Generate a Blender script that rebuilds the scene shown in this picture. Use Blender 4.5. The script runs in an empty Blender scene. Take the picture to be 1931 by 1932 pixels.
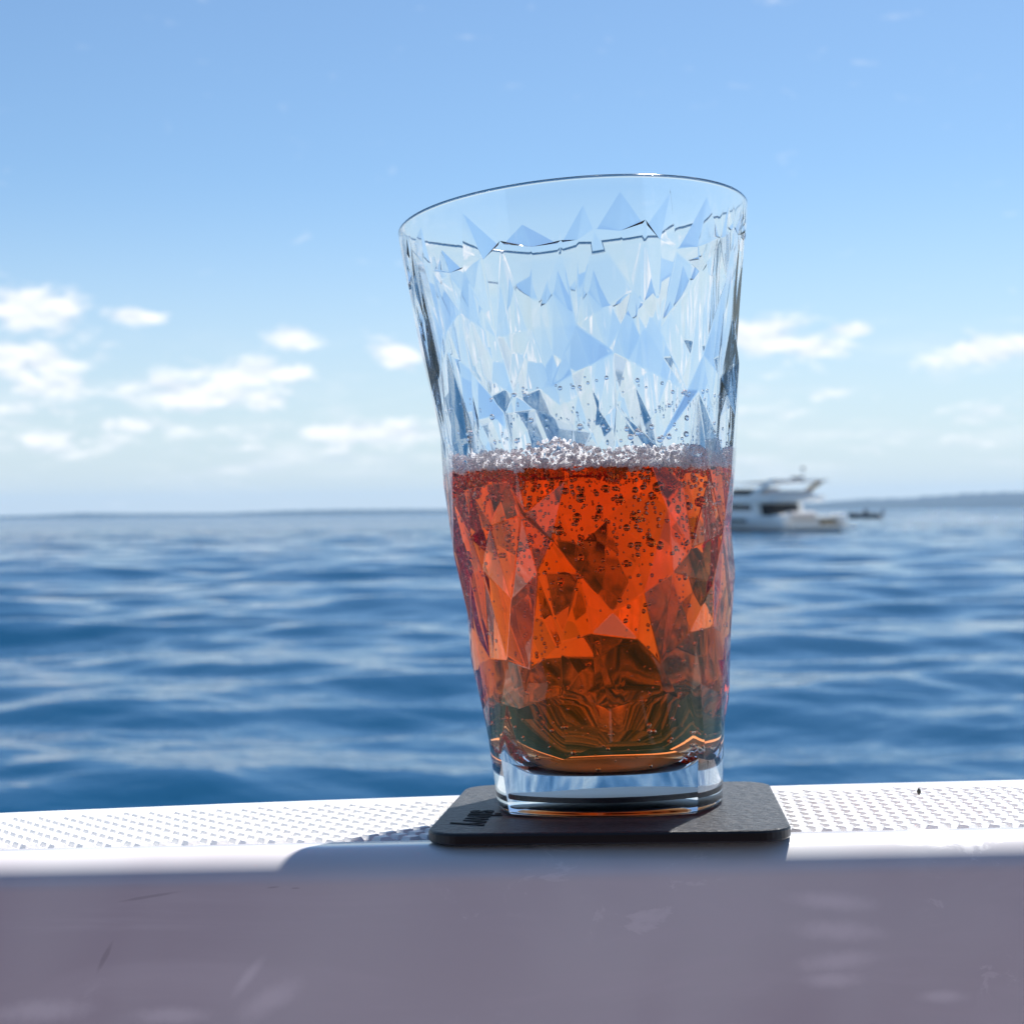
import bpy, bmesh, math, random
import numpy as np
from mathutils import Vector, Matrix

# ------------------------------------------------------------------ scene, camera, world, sun
sc = bpy.context.scene
COL = sc.collection
R = math.radians
CAM_H = 1.40                       # eye height above the water
FPX = 2900.0                       # focal length in units of a 1932 px wide frame
ROLL = R(0.65)

cam_d = bpy.data.cameras.new('camera')
cam = bpy.data.objects.new('camera', cam_d)
COL.objects.link(cam)
cam_d.sensor_width = 36
cam_d.sensor_fit = 'HORIZONTAL'
cam_d.lens = FPX / 1932 * 36
cam_d.clip_start = 0.02
cam_d.clip_end = 60000
cam_d.dof.use_dof = True
cam_d.dof.focus_distance = 0.362
cam_d.dof.aperture_fstop = 29.0
cam.matrix_world = Matrix.Translation((0, 0, CAM_H)) @ Matrix.Rotation(R(90.04), 4, 'X') @ Matrix.Rotation(-ROLL, 4, 'Z')
sc.camera = cam

SUN_EL, SUN_AZ = R(57), R(27)      # azimuth is measured to the right of the view axis
sun_dir = Vector((math.sin(SUN_AZ) * math.cos(SUN_EL), math.cos(SUN_AZ) * math.cos(SUN_EL), math.sin(SUN_EL)))
sun_d = bpy.data.lights.new('sun', 'SUN')
sun_d.energy = 5.0
sun_d.angle = R(0.53)
sun_d.color = (1.0, 0.965, 0.91)
sun = bpy.data.objects.new('sun', sun_d)
COL.objects.link(sun)
sun.rotation_euler = (-sun_dir).to_track_quat('-Z', 'Y').to_euler()

sc.view_settings.view_transform = 'Standard'
sc.view_settings.look = 'None'
sc.view_settings.gamma = 1
sc.view_settings.use_curve_mapping = False
sc.view_settings.exposure = 0.80

cy = sc.cycles
cy.max_bounces = 22
cy.transmission_bounces = 22
cy.glossy_bounces = 10
cy.diffuse_bounces = 12
cy.transparent_max_bounces = 16
cy.volume_bounces = 0
cy.caustics_refractive = True
cy.caustics_reflective = True
cy.blur_glossy = 0.0
cy.sample_clamp_indirect = 12
cy.sample_clamp_direct = 0
cy.use_denoising = True
cy.denoiser = 'OPENIMAGEDENOISE'
cy.use_adaptive_sampling = False


class NT:
    """small helper around a node tree"""
    def __init__(s, tree):
        s.t = tree
        s.n = tree.nodes
        s.l = tree.links

    def node(s, typ, **kw):
        n = s.n.new(typ)
        for k, v in kw.items():
            setattr(n, k, v)
        return n

    def put(s, sock, v):
        if isinstance(v, bpy.types.NodeSocket):
            s.l.new(v, sock)
        elif isinstance(v, (tuple, list)) and len(v) == 3 and sock.type == 'RGBA':
            sock.default_value = (*v, 1)
        else:
            sock.default_value = v

    def m(s, op, a, b=None, c=None, clamp=False):
        n = s.n.new('ShaderNodeMath')
        n.operation = op
        n.use_clamp = clamp
        for i, v in enumerate((a, b, c)):
            if v is not None:
                s.put(n.inputs[i], v)
        return n.outputs[0]

    def vm(s, op, a, b=None):
        n = s.n.new('ShaderNodeVectorMath')
        n.operation = op
        s.put(n.inputs[0], a)
        if b is not None:
            s.put(n.inputs[1], b)
        return n.outputs['Value'] if op == 'LENGTH' else n.outputs[0]

    def smooth(s, x, lo, hi, a=0.0, b=1.0):
        n = s.n.new('ShaderNodeMapRange')
        n.interpolation_type = 'SMOOTHSTEP'
        s.put(n.inputs[0], x)
        for i, v in zip((1, 2, 3, 4), (lo, hi, a, b)):
            s.put(n.inputs[i], v)
        return n.outputs[0]

    def noise(s, vec, scale, detail=4, rough=0.5, dist=0.0):
        n = s.n.new('ShaderNodeTexNoise')
        s.put(n.inputs['Vector'], vec)
        n.inputs['Scale'].default_value = scale
        n.inputs['Detail'].default_value = detail
        n.inputs['Roughness'].default_value = rough
        n.inputs['Distortion'].default_value = dist
        return n.outputs['Fac']

    def mix(s, f, a, b, blend='MIX'):
        n = s.n.new('ShaderNodeMix')
        n.data_type = 'RGBA'
        n.blend_type = blend
        s.put(n.inputs[0], f)
        s.put(n.inputs[6], a)
        s.put(n.inputs[7], b)
        return n.outputs[2]


world = bpy.data.worlds.new('World')
sc.world = world
world.use_nodes = True
world.cycles.sampling_method = 'NONE'      # a smooth sky: sampling by the surfaces is enough
w = NT(world.node_tree)
w.n.clear()
wout = w.node('ShaderNodeOutputWorld')
bg = w.node('ShaderNodeBackground')
sky = w.node('ShaderNodeTexSky', sky_type='NISHITA', sun_disc=False)
sky.sun_elevation = SUN_EL
sky.sun_rotation = SUN_AZ
sky.air_density = 1.0
sky.dust_density = 0.3
sky.ozone_density = 2.2
SKY = 0.068
bg.inputs['Strength'].default_value = SKY
tc = w.node('ShaderNodeTexCoord')
D = tc.outputs['Generated']
sep = w.node('ShaderNodeSeparateXYZ')
w.put(sep.inputs[0], D)
az = w.m('ARCTAN2', sep.outputs[0], sep.outputs[1])
el = w.m('ARCSINE', sep.outputs[2])
# small fair-weather cumulus: (x, y, half width, half height, weight) on the 1932 frame, turned into sky directions
blobs = [(60, 600, 70, 34, 1.0), (120, 640, 40, 22, .6), (50, 690, 95, 32, .95), (95, 735, 85, 26, .8), (30, 780, 110, 24, .6), (110, 835, 150, 22, .5),
         (255, 607, 42, 11, .85), (555, 640, 44, 22, 1.0), (470, 705, 110, 26, .85), (370, 745, 120, 30, .9), (500, 755, 60, 22, .7), (270, 805, 90, 16, .6),
         (755, 665, 40, 26, .9), (690, 815, 190, 20, .75), (560, 850, 210, 16, .4),
         (1440, 640, 70, 32, 1.0), (1530, 660, 60, 22, .9), (1605, 630, 42, 13, .75), (1860, 675, 80, 26, .85), (1550, 745, 75, 17, .45),
         (1400, 790, 110, 20, .5), (1880, 790, 90, 18, .4), (1720, 840, 180, 16, .35), (2100, 720, 90, 40, .9), (-150, 660, 110, 60, .9)]
dens = None
for (bx, by, hw, hh, wt) in blobs:
    a0 = math.atan((bx - 966) / FPX)
    e0 = (966 - by + (bx - 966) * -math.tan(ROLL)) / FPX
    dx = w.m('MULTIPLY', w.m('SUBTRACT', az, a0), FPX / (hw * 1.22))
    dy = w.m('MULTIPLY', w.m('SUBTRACT', el, e0), FPX / (hh * 1.22))
    r2 = w.m('ADD', w.m('MULTIPLY', dx, dx), w.m('MULTIPLY', dy, dy))
    g = w.m('MULTIPLY', w.m('POWER', 2.718, w.m('MULTIPLY', r2, -0.8)), wt)
    dens = g if dens is None else w.m('MAXIMUM', dens, g)
# the same kind of cloud goes on all round the horizon, outside the mapped patch
stretch = w.vm('MULTIPLY', D, (1.0, 1.0, 2.6))
band = w.m('MULTIPLY', w.smooth(el, R(1.0), R(4.0)), w.smooth(el, R(14), R(6.0)))
inside = w.m('MULTIPLY', w.smooth(az, R(-24), R(-20)), w.smooth(az, R(24), R(20)))
rest = w.smooth(w.noise(stretch, 7, 2), .50, .66)
rest = w.m('MULTIPLY', w.m('MULTIPLY', rest, band), w.m('SUBTRACT', 1.0, inside))
dens = w.m('MAXIMUM', dens, rest)
n1 = w.noise(stretch, 34, 5, .56, .35)
up = w.vm('ADD', stretch, (-0.002, 0.0, 0.016))
n2 = w.noise(up, 34, 3, .56, .35)
alpha = w.smooth(w.m('ADD', dens, w.m('MULTIPLY', w.m('SUBTRACT', n1, .5), 1.7)), .22, .80)
lit = w.m('ADD', .62, w.m('MULTIPLY', w.m('SUBTRACT', n1, n2), 2.6), clamp=True)
ccol = w.mix(lit, (6.6, 7.2, 8.0), (9.9, 9.9, 9.8))
wisp = w.m('MULTIPLY', w.smooth(w.noise(w.vm('MULTIPLY', D, (1.0, 1.0, 5.5)), 9, 5, .6, .5), .45, .72), w.m('MULTIPLY', w.smooth(el, R(.3), R(1.8)), w.smooth(el, R(7.5), R(3.0))))
alpha = w.m('MAXIMUM', alpha, w.m('MULTIPLY', wisp, .55))
lowhaze = w.smooth(el, R(13.0), R(-1.5))
tint = w.mix(1.0, sky.outputs[0], (.86, 1.0, 1.08), 'MULTIPLY')
skyc = w.mix(w.m('MULTIPLY', lowhaze, .80), tint, (6.2, 6.9, 7.4))
w.put(bg.inputs['Color'], w.mix(w.m('MULTIPLY', alpha, .9), skyc, ccol))
w.l.new(bg.outputs[0], wout.inputs[0])


# ------------------------------------------------------------------ helpers
def tag(o, label=None, cat=None, group=None, kind=None):
    if label: o['label'] = label
    if cat: o['category'] = cat
    if group: o['group'] = group
    if kind: o['kind'] = kind
    return o


def mesh_obj(name, verts, faces, mats, parent=None, smooth=False, mat_idx=None):
    me = bpy.data.meshes.new(name)
    me.from_pydata([tuple(v) for v in verts], [], faces)
    for m_ in (mats if isinstance(mats, (list, tuple)) else [mats]):
        me.materials.append(m_)
    if smooth:
        me.polygons.foreach_set('use_smooth', [True] * len(me.polygons))
    if mat_idx is not None:
        me.polygons.foreach_set('material_index', mat_idx)
    me.update()
    o = bpy.data.objects.new(name, me)
    COL.objects.link(o)
    o.parent = parent
    return o


def bm_obj(name, bm, mats, parent=None, smooth=False):
    me = bpy.data.meshes.new(name)
    bm.to_mesh(me)
    bm.free()
    for m_ in (mats if isinstance(mats, (list, tuple)) else [mats]):
        me.materials.append(m_)
    if smooth:
        me.polygons.foreach_set('use_smooth', [True] * len(me.polygons))
    o = bpy.data.objects.new(name, me)
    COL.objects.link(o)
    o.parent = parent
    return o


def empty(name, mat=None):
    o = bpy.data.objects.new(name, None)
    o.empty_display_size = 0.01
    COL.objects.link(o)
    if mat is not None:
        o.matrix_world = mat
    return o


def new_mat(name):
    m_ = bpy.data.materials.new(name)
    m_.use_nodes = True
    t = NT(m_.node_tree)
    t.n.clear()
    t.out = t.node('ShaderNodeOutputMaterial')
    return m_, t


def principled(name, color, rough=.4, coat=0.0, bump=None, metallic=0.0, ior=1.45, var=None):
    m_, t = new_mat(name)
    p = t.node('ShaderNodeBsdfPrincipled')
    p.inputs['Base Color'].default_value = (*color, 1)
    p.inputs['Roughness'].default_value = rough
    p.inputs['Metallic'].default_value = metallic
    p.inputs['IOR'].default_value = ior
    p.inputs['Coat Weight'].default_value = coat
    p.inputs['Coat Roughness'].default_value = 0.06
    t.tc = t.node('ShaderNodeTexCoord').outputs['Object']
    if var:                                   # gentle tone variation: (scale, amount)
        n = t.noise(t.tc, var[0], 4)
        t.put(p.inputs['Base Color'], t.mix(n, tuple(c * (1 - var[1]) for c in color), tuple(min(1, c * (1 + var[1])) for c in color)))
    if bump:                                  # (scale, distance in metres, detail)
        b = t.node('ShaderNodeBump')
        b.inputs['Strength'].default_value = 1
        b.inputs['Distance'].default_value = bump[1]
        t.put(b.inputs['Height'], t.noise(t.tc, bump[0], bump[2]))
        t.put(p.inputs['Normal'], b.outputs[0])
    t.l.new(p.outputs[0], t.out.inputs[0])
    t.p = p
    return m_, t


# boat frame: origin at the middle of the coaster, x along the rail, y outboard, z out of the rail's top
def ray(x, y):
    u, v = (x - 966) / FPX, -(y - 966) / FPX
    c, s = math.cos(ROLL), math.sin(ROLL)
    return Vector((u * c + v * s, 1, -u * s + v * c))


ORI = ray(1147, 1526) * .375 + Vector((0, 0, CAM_H))
DECK = Matrix.Translation(ORI) @ Matrix.Rotation(R(-0.9), 4, 'Y') @ Matrix.Rotation(R(-2.4), 4, 'X')
DECKI = DECK.inverted()
rng = random.Random(7)

# ------------------------------------------------------------------ sea
m_sea, t = new_mat('sea_water')
p = t.node('ShaderNodeBsdfPrincipled')
p.inputs['Base Color'].default_value = (0.002, 0.043, 0.104, 1)
p.inputs['Roughness'].default_value = 0.06
p.inputs['IOR'].default_value = 1.333
p.inputs['Specular IOR Level'].default_value = .5
geo = t.node('ShaderNodeNewGeometry')
pos = geo.outputs['Position']
rip = t.m('ADD', t.noise(t.vm('MULTIPLY', pos, (1.0, 1.5, 1)), 3.2, 3, .55, .4),
          t.m('MULTIPLY', t.noise(t.vm('MULTIPLY', pos, (.35, .7, 1)), 1.0, 2), 1.6))
far = t.smooth(t.vm('LENGTH', pos), 25, 140)
rip = t.m('ADD', rip, t.m('MULTIPLY', t.m('MULTIPLY', far, 36), t.noise(t.vm('MULTIPLY', pos, (.6, 1.0, 1)), .9, 3, .55)))
b = t.node('ShaderNodeBump')
b.inputs['Strength'].default_value = 1
b.inputs['Distance'].default_value = 0.016
t.put(b.inputs['Height'], rip)
t.put(p.inputs['Normal'], b.outputs[0])
t.l.new(p.outputs[0], t.out.inputs[0])

nr = np.random.default_rng(11)
radii = [0.9]
while radii[-1] < 420:
    radii.append(radii[-1] * (1 + (.0062 if 3.5 < radii[-1] < 160 else .02)))
while radii[-1] < 4700:
    radii.append(radii[-1] * 1.25)
radii.append(6000.0)
radii = np.array(radii)
ang = np.concatenate([np.linspace(-36, 36, 520), np.linspace(36, 324, 110)[1:-1]])
ang = np.radians(ang)
RR, AA = np.meshgrid(radii, ang, indexing='ij')
X, Y = RR * np.sin(AA), RR * np.cos(AA)
Z = np.zeros_like(X)
NW = 110
lam = np.exp(nr.uniform(np.log(.24), np.log(8.0), NW))
th = np.radians(90 + 8 + nr.normal(0, 32, NW))
slope = 0.0255 * (lam / 1.2) ** np.where(lam < 1.2, 0.75, -0.15)
frontal = np.abs(np.degrees(AA + np.pi) % 360 - 180) < 37
for L, a_, s_ in zip(lam, th, slope):
    k = 2 * np.pi / L
    step = RR * .0062
    fade = np.clip((L / 3.2 - step) / (L / 6), 0, 1)
    fade = np.where(frontal, fade, np.clip((L / 3.2 - RR * .05) / (L / 6), 0, 1))
    ph = k * (X * math.cos(a_) + Y * math.sin(a_)) + nr.uniform(0, 6.28)
    Z += fade * (s_ / k) * (np.sin(ph) + .10 * np.cos(2 * ph))
nR, nA = X.shape
verts = np.stack([X, Y, Z], -1).reshape(-1, 3)
i, j = np.meshgrid(np.arange(nR - 1), np.arange(nA), indexing='ij')
j2 = (j + 1) % nA
quads = np.stack([i * nA + j, (i + 1) * nA + j, (i + 1) * nA + j2, i * nA + j2], -1).reshape(-1, 4)
quads = quads[:, ::-1]
me = bpy.data.meshes.new('sea')
me.vertices.add(len(verts))
me.vertices.foreach_set('co', verts.ravel())
me.loops.add(len(quads) * 4)
me.loops.foreach_set('vertex_index', quads.ravel().astype(np.int32))
me.polygons.add(len(quads))
me.polygons.foreach_set('loop_start', np.arange(len(quads), dtype=np.int32) * 4)
me.polygons.foreach_set('use_smooth', np.ones(len(quads), dtype=bool))
me.update(calc_edges=True)
if me.polygons[len(quads) // 2].normal.z < 0:
    me.flip_normals()
me.materials.append(m_sea)
sea = bpy.data.objects.new('sea', me)
COL.objects.link(sea)
tag(sea, 'blue rippled sea reaching to the horizon', kind='structure')

# ------------------------------------------------------------------ far coast
m_hill, t = principled('wooded_coast', (0.022, 0.036, 0.034), .9, var=(.004, .35))


def coast(name, dist, pts, depth, label):
    """a low wooded ridge; pts are (x, y above the horizon) on the 1932 frame along its skyline"""
    prof = []
    for (x0, h0), (x1, h1) in zip(pts[:-1], pts[1:]):
        n = max(2, int(abs(x1 - x0) / 6))
        for q in range(n):
            f = q / n
            prof.append((x0 + (x1 - x0) * f, h0 + (h1 - h0) * f))
    prof.append(pts[-1])
    vs, fs = [], []
    rows = 7
    for (x, h) in prof:
        az_ = math.atan((x - 966) / FPX)
        hh = max(.3, h) * 1.25 * dist / FPX + (CAM_H if h > .6 else 0)
        hh *= 1 + rng.uniform(-.05, .05)
        for r_ in range(rows):
            f = r_ / (rows - 1)
            d = dist / math.cos(az_) + depth * f
            z = hh * math.sin(f * math.pi * .5) ** .7 if r_ else -3
            vs.append((math.sin(az_) * d, math.cos(az_) * d, z * (1 + (rng.uniform(-.05, .05) if 0 < r_ < rows - 1 else 0))))
        d = dist / math.cos(az_) + depth * 1.6
        vs.append((math.sin(az_) * d, math.cos(az_) * d, -3))
    rows += 1
    for q in range(len(prof) - 1):
        for r_ in range(rows - 1):
            a_ = q * rows + r_
            fs.append((a_, a_ + rows, a_ + rows + 1, a_ + 1))
    o = mesh_obj(name, vs, fs, m_hill, smooth=True)
    tag(o, label, kind='structure')


coast('hills', 4900, [(1290, 0), (1400, 4), (1500, 9), (1580, 14), (1640, 17), (1700, 17), (1760, 20), (1830, 24), (1931, 25), (2060, 30), (2300, 26), (2600, 10), (2700, 0)], 450,
      'wooded blue hills along the far shore behind the yacht')
coast('hills', 5300, [(-700, 0), (-500, 10), (-300, 8), (-60, 4), (60, 5), (160, 8), (260, 6), (420, 5), (540, 8), (640, 9), (800, 8), (960, 6), (1200, 0)], 450,
      'low thin line of land on the horizon left of the drink')

# ------------------------------------------------------------------ boat rail with tread studs
m_gel, t = principled('white_gelcoat', (0.80, 0.79, 0.78), .16, coat=.35, ior=1.5)
big = t.noise(t.tc, 9, 3, .5, .6)
sc_n = t.noise(t.vm('MULTIPLY', t.tc, (1, 1, 1.6)), 60, 6, .7, 1.2)
marks = t.m('MULTIPLY', t.smooth(sc_n, .54, .68), t.smooth(t.noise(t.tc, 16, 2), .50, .62))
c1 = t.mix(t.smooth(big, .32, .66), (.60, .545, .57), (.75, .74, .73))  # rosy-grey mottling painted into the colour for soft reflections
refl_streak = t.smooth(t.noise(t.vm('MULTIPLY', t.tc, (.55, 1, 2.4)), 17, 4, .6, 1.4), .45, .70)
c1 = t.mix(t.m('MULTIPLY', refl_streak, .55), c1, (.79, .755, .76))  # pale reflection streaks, also mixed into the colour
ticks = t.m('MULTIPLY', t.smooth(t.noise(t.vm('MULTIPLY', t.tc, (.5, 1, 1.3)), 130, 3, .5, .8), .70, .74), t.smooth(t.noise(t.tc, 23, 1), .56, .62))
c1 = t.mix(t.m('MULTIPLY', ticks, .6), c1, (.25, .22, .24))
sx = t.node('ShaderNodeSeparateXYZ')
t.put(sx.inputs[0], t.tc)
wob = t.m('MULTIPLY', t.m('SUBTRACT', t.noise(t.tc, 330, 4, .6), .5), .9)


def blotch(x0, z0, hw_, hh_, deg, soft=.5):
    """a mark of its own shape on the inner face"""
    ca_, sa_ = math.cos(R(deg)), math.sin(R(deg))
    dx_, dz_ = t.m('SUBTRACT', sx.outputs[0], x0), t.m('SUBTRACT', sx.outputs[2], z0)
    u_ = t.m('DIVIDE', t.m('ADD', t.m('MULTIPLY', dx_, ca_), t.m('MULTIPLY', dz_, sa_)), hw_)
    v_ = t.m('DIVIDE', t.m('SUBTRACT', t.m('MULTIPLY', dz_, ca_), t.m('MULTIPLY', dx_, sa_)), hh_)
    d_ = t.m('SQRT', t.m('ADD', t.m('MULTIPLY', u_, u_), t.m('MULTIPLY', v_, v_)))
    return t.smooth(t.m('ADD', d_, wob), 1.0 + soft, 1.0 - soft)


pale = None
for bl in ((.0465, -.0160, .0075, .0016, -6), (.0480, -.0225, .0078, .0018, -4), (.0475, -.0290, .0070, .0017, 5), (.0460, -.0330, .0050, .0014, 0),
           (-.0780, -.0350, .0060, .0022, 30), (-.0830, -.0300, .0040, .0010, 50), (-.1290, -.0365, .0090, .0020, 4), (-.1000, -.0380, .0070, .0016, 0), (.0700, -.0370, .0040, .0011, 0)):
    q_ = blotch(*bl, .8)
    pale = q_ if pale is None else t.m('MAXIMUM', pale, q_)
dark = None
for bl in ((-.1150, -.0250, .0030, .00055, 62), (-.0770, -.0105, .0012, .00018, 4), (-.0720, -.0108, .0009, .00016, 0), (-.1050, -.0120, .0060, .0003, 8), (.0900, -.0200, .0010, .0002, 20)):
    q_ = blotch(*bl, .5)
    dark = q_ if dark is None else t.m('MAXIMUM', dark, q_)
cA = t.mix(t.m('MULTIPLY', t.m('MAXIMUM', t.m('MULTIPLY', marks, .5), t.m('MULTIPLY', pale, .75)), 1.0), c1, (.93, .90, .89))
t.put(t.p.inputs['Base Color'], t.mix(t.m('MULTIPLY', dark, .36), cA, (.30, .26, .28)))
t.put(t.p.inputs['Roughness'], t.m('ADD', t.m('ADD', .09, t.m('MULTIPLY', big, .16)), t.m('MULTIPLY', marks, .35)))
m_tread, t = principled('white_tread', (0.82, 0.81, 0.79), .35, bump=(900, .00012, 3))
m_bounce, t = principled('rosy_bounce_floor', (0.46, 0.31, 0.31), .55, var=(3, .2))  # rosy tone of the added floor, set for its bounce onto the inner face
m_cush, t = principled('cream_vinyl', (0.62, 0.50, 0.46), .5, var=(4, .1))

STUD_Z = -.0030


def y_back(x):
    d = x - .05
    if d < -.21:
        return .0548 - .27 * .21 * .21 - .1134 * (-.21 - d)
    return .0548 - .27 * d * d


def y_front(x):
    return -.0192 - .031 * x


xs = [-.62 + .02 * q for q in range(63)]
# cross-section from the outer hull side over the top to the inner face; ('b' measured from y_back, 'f' from y_front)
sec = [('b', .030, -.75), ('b', .016, -.16), ('b', .0085, -.020)]
for q in range(7):
    a_ = R(q * 15)
    sec.append(('b', .0005 + .008 * math.cos(a_), -.0110 + .008 * math.sin(a_)))
sec += [('b', -.0004, -.0030), ('b', -.0032, -.0030), ('b', -.0036, -.0031), ('b', -.0050, -.0041), ('f', .0014, -.0041), ('f', -.0002, -.0032), ('f', -.0006, -.0031), ('f', -.0052, -.0031)]
RAD = .0082
for q in range(0, 13):
    a_ = R(90 - q * 7.1)
    sec.append(('f', -.0062 - RAD * math.cos(a_), -.0031 - RAD + RAD * math.sin(a_)))
sec += [('f', -.0152, -.030), ('f', -.0164, -.055), ('f', -.018, -.12), ('f', -.024, -.40), ('f', -.026, -.72)]
vs, fs = [], []
for x in xs:
    for k_, dy, z in sec:
        vs.append((x, (y_back(x) if k_ == 'b' else y_front(x)) + dy, z))
ns = len(sec)
for q in range(len(xs) - 1):
    for r_ in range(ns - 1):
        a_ = q * ns + r_
        fs.append((a_, a_ + ns, a_ + ns + 1, a_ + 1))
rail = mesh_obj('boat_rail', vs, fs, m_gel, smooth=True)
rail.matrix_world = DECK
tag(rail, 'white glossy boat rail with a studded non-slip strip along its top', 'boat rail')

S, Tt, H_ = .0037 / 2, .0027 / 2, .00105
stud_me = bpy.data.meshes.new('tread_stud')
sv = [(-S, -S, 0), (S, -S, 0), (S, S, 0), (-S, S, 0), (-Tt, -Tt, H_), (Tt, -Tt, H_), (Tt, Tt, H_), (-Tt, Tt, H_)]
sf = [(4, 5, 6, 7), (0, 1, 5, 4), (1, 2, 6, 5), (2, 3, 7, 6), (3, 0, 4, 7)]
stud_me.from_pydata(sv, [], sf)
stud_me.materials.append(m_tread)
PITCH, ROT = .00495, R(-51.5)
ca, sa = math.cos(ROT), math.sin(ROT)
camL = DECKI @ Vector((0, 0, CAM_H))
spots = []
for u in range(-150, 151):
    for v in range(-150, 151):
        x, y = (u * ca - v * sa) * PITCH, (u * sa + v * ca) * PITCH
        if abs(x) < .55 and y_front(x) + .0032 < y < y_back(x) - .0072:
            hidden = abs(x - .001) < .036 and abs(y - .0075) < .036
            vis = abs((x - camL.x) / (y - camL.y)) < .35 and not hidden
            spots.append((0 if vis else 1, (Vector((x, y, 0)) - camL).length, x, y))
spots.sort()
rotm = Matrix.Rotation(ROT, 4, 'Z')
for (h_, d_, x, y) in spots[:300]:
    o = bpy.data.objects.new('tread_stud', stud_me)
    COL.objects.link(o)
    o.parent = rail
    s_ = rng.uniform(.94, 1.03)
    o.matrix_local = Matrix.Translation((x, y, -.0041)) @ rotm @ Matrix.Diagonal((s_, s_, rng.uniform(.92, 1.0), 1))
vs, fs = [], []
for (h_, d_, x, y) in spots[300:]:
    base = len(vs)
    hz = rng.uniform(.92, 1.0)
    for (a_, b_, c_) in sv:
        vs.append((x + a_ * ca - b_ * sa, y + a_ * sa + b_ * ca, -.0041 + c_ * hz))
    fs += [tuple(base + q for q in f) for f in sf]
rest_o = mesh_obj('tread_studs', vs, fs, m_tread, rail)
rest_o['kind'] = 'stuff'

# unseen cockpit floor and bench, added to bounce rosy light and block low sky
def box(bm, x0, x1, y0, y1, z0, z1):
    v = [bm.verts.new(c) for c in ((x0, y0, z0), (x1, y0, z0), (x1, y1, z0), (x0, y1, z0), (x0, y0, z1), (x1, y0, z1), (x1, y1, z1), (x0, y1, z1))]
    for f in ((3, 2, 1, 0), (4, 5, 6, 7), (0, 1, 5, 4), (1, 2, 6, 5), (2, 3, 7, 6), (3, 0, 4, 7)):
        bm.faces.new([v[q] for q in f])


bm = bmesh.new()
box(bm, -2.2, 2.2, -2.6, -.08, -.78, -.72)
o = bm_obj('floor', bm, m_bounce)
o.matrix_world = DECK
tag(o, 'unseen rosy cockpit floor added below the rail to bounce warm light', kind='structure')
m_bench_dark, t = principled('added_bench_dark', (0.030, 0.020, 0.024), .5, var=(6, .12))  # near-black plum for the added bench, keeps its reflections dark
bench = empty('added_bench', DECK @ Matrix.Translation((0, -1.25, -.72)))
tag(bench, 'unseen dark bench added behind the camera to block sky and tint the rail', 'bench')
for nm, dims, mm in (('base', (-1.6, 1.6, -.45, .25, .0, .34), m_bench_dark), ('added_seat', (-1.6, 1.6, -.38, .28, .345, .47), m_bench_dark),
                     ('added_backrest', (-1.6, 1.6, -.62, -.40, .35, 1.25), m_bench_dark)):
    bm = bmesh.new()
    box(bm, *dims)
    bmesh.ops.bevel(bm, geom=bm.edges[:], offset=.03, segments=3, affect='EDGES')
    bm_obj(nm, bm, mm, bench)

# ------------------------------------------------------------------ coaster
m_coast, t = principled('black_coaster', (0.013, 0.014, 0.018), .40, ior=1.45)
tex = t.noise(t.vm('MULTIPLY', t.tc, (1, 1, .3)), 480, 6, .68, .8)
bb = t.node('ShaderNodeBump')
bb.inputs['Strength'].default_value = .9
bb.inputs['Distance'].default_value = .0013
t.put(bb.inputs['Height'], tex)
t.put(t.p.inputs['Normal'], bb.outputs[0])
m_side, t = principled('black_edge', (0.008, 0.008, 0.009), .35)
m_print, t = principled('lettering_black', (0.002, 0.002, 0.0025), .6, ior=1.15)
CW, CD, CR, CT = .0412, .0405, .0085, .0027
cmat = DECK @ Matrix.Translation((.0015, .0075, 0)) @ Matrix.Rotation(R(-5.5), 4, 'Z')


def rrect(w_, d_, r_, n=10):
    out = []
    for cx, cy_, a0 in ((w_ - r_, d_ - r_, 0), (-w_ + r_, d_ - r_, 90), (-w_ + r_, -d_ + r_, 180), (w_ - r_, -d_ + r_, 270)):
        for q in range(n + 1):
            a_ = R(a0 + 90 * q / n)
            out.append((cx + r_ * math.cos(a_), cy_ + r_ * math.sin(a_)))
    return out


rings = [(-.0004, -CT + .0000), (0, -CT + .0004), (0, -.0006), (-.0002, -.00018), (-.0007, 0)]
vs, fs = [], []
for ins, z in rings:
    for (x, y) in rrect(CW + ins, CD + ins, CR + ins):
        vs.append((x, y, z))
n = len(vs) // len(rings)
for q in range(len(rings) - 1):
    for r_ in range(n):
        a_, b_ = q * n + r_, q * n + (r_ + 1) % n
        fs.append((a_, b_, b_ + n, a_ + n))
mi = [1] * len(fs)
for q in range(n * 3, len(fs)):
    mi[q] = 0
fs.append(tuple(range((len(rings) - 1) * n, len(rings) * n)))
mi.append(0)
fs.append(tuple(range(n - 1, -1, -1)))
mi.append(1)
coaster = mesh_obj('coaster', vs, fs, [m_coast, m_side], mat_idx=mi)
coaster.matrix_world = cmat
tag(coaster, 'square black coaster with rounded corners under the tumbler', 'coaster')
fc = bpy.data.curves.new('lettering', 'FONT')
fc.body = 'silwy'
fc.size = .0118
fc.extrude = .00006
fc.offset = .0002
fc.align_x = 'CENTER'
fo = bpy.data.objects.new('lettering', fc)
COL.objects.link(fo)
dg = bpy.context.evaluated_depsgraph_get()
tm = bpy.data.meshes.new_from_object(fo.evaluated_get(dg))
bpy.data.objects.remove(fo)
tm.materials.clear()
tm.materials.append(m_print)
lo = bpy.data.objects.new('lettering', tm)
COL.objects.link(lo)
lo.parent = coaster
lo.matrix_local = Matrix.Translation((-.0342, -.0180, .00007)) @ Matrix.Rotation(R(-90), 4, 'Z')
lo['label'] = 'dark embossed lettering on the coaster corner'

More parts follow.
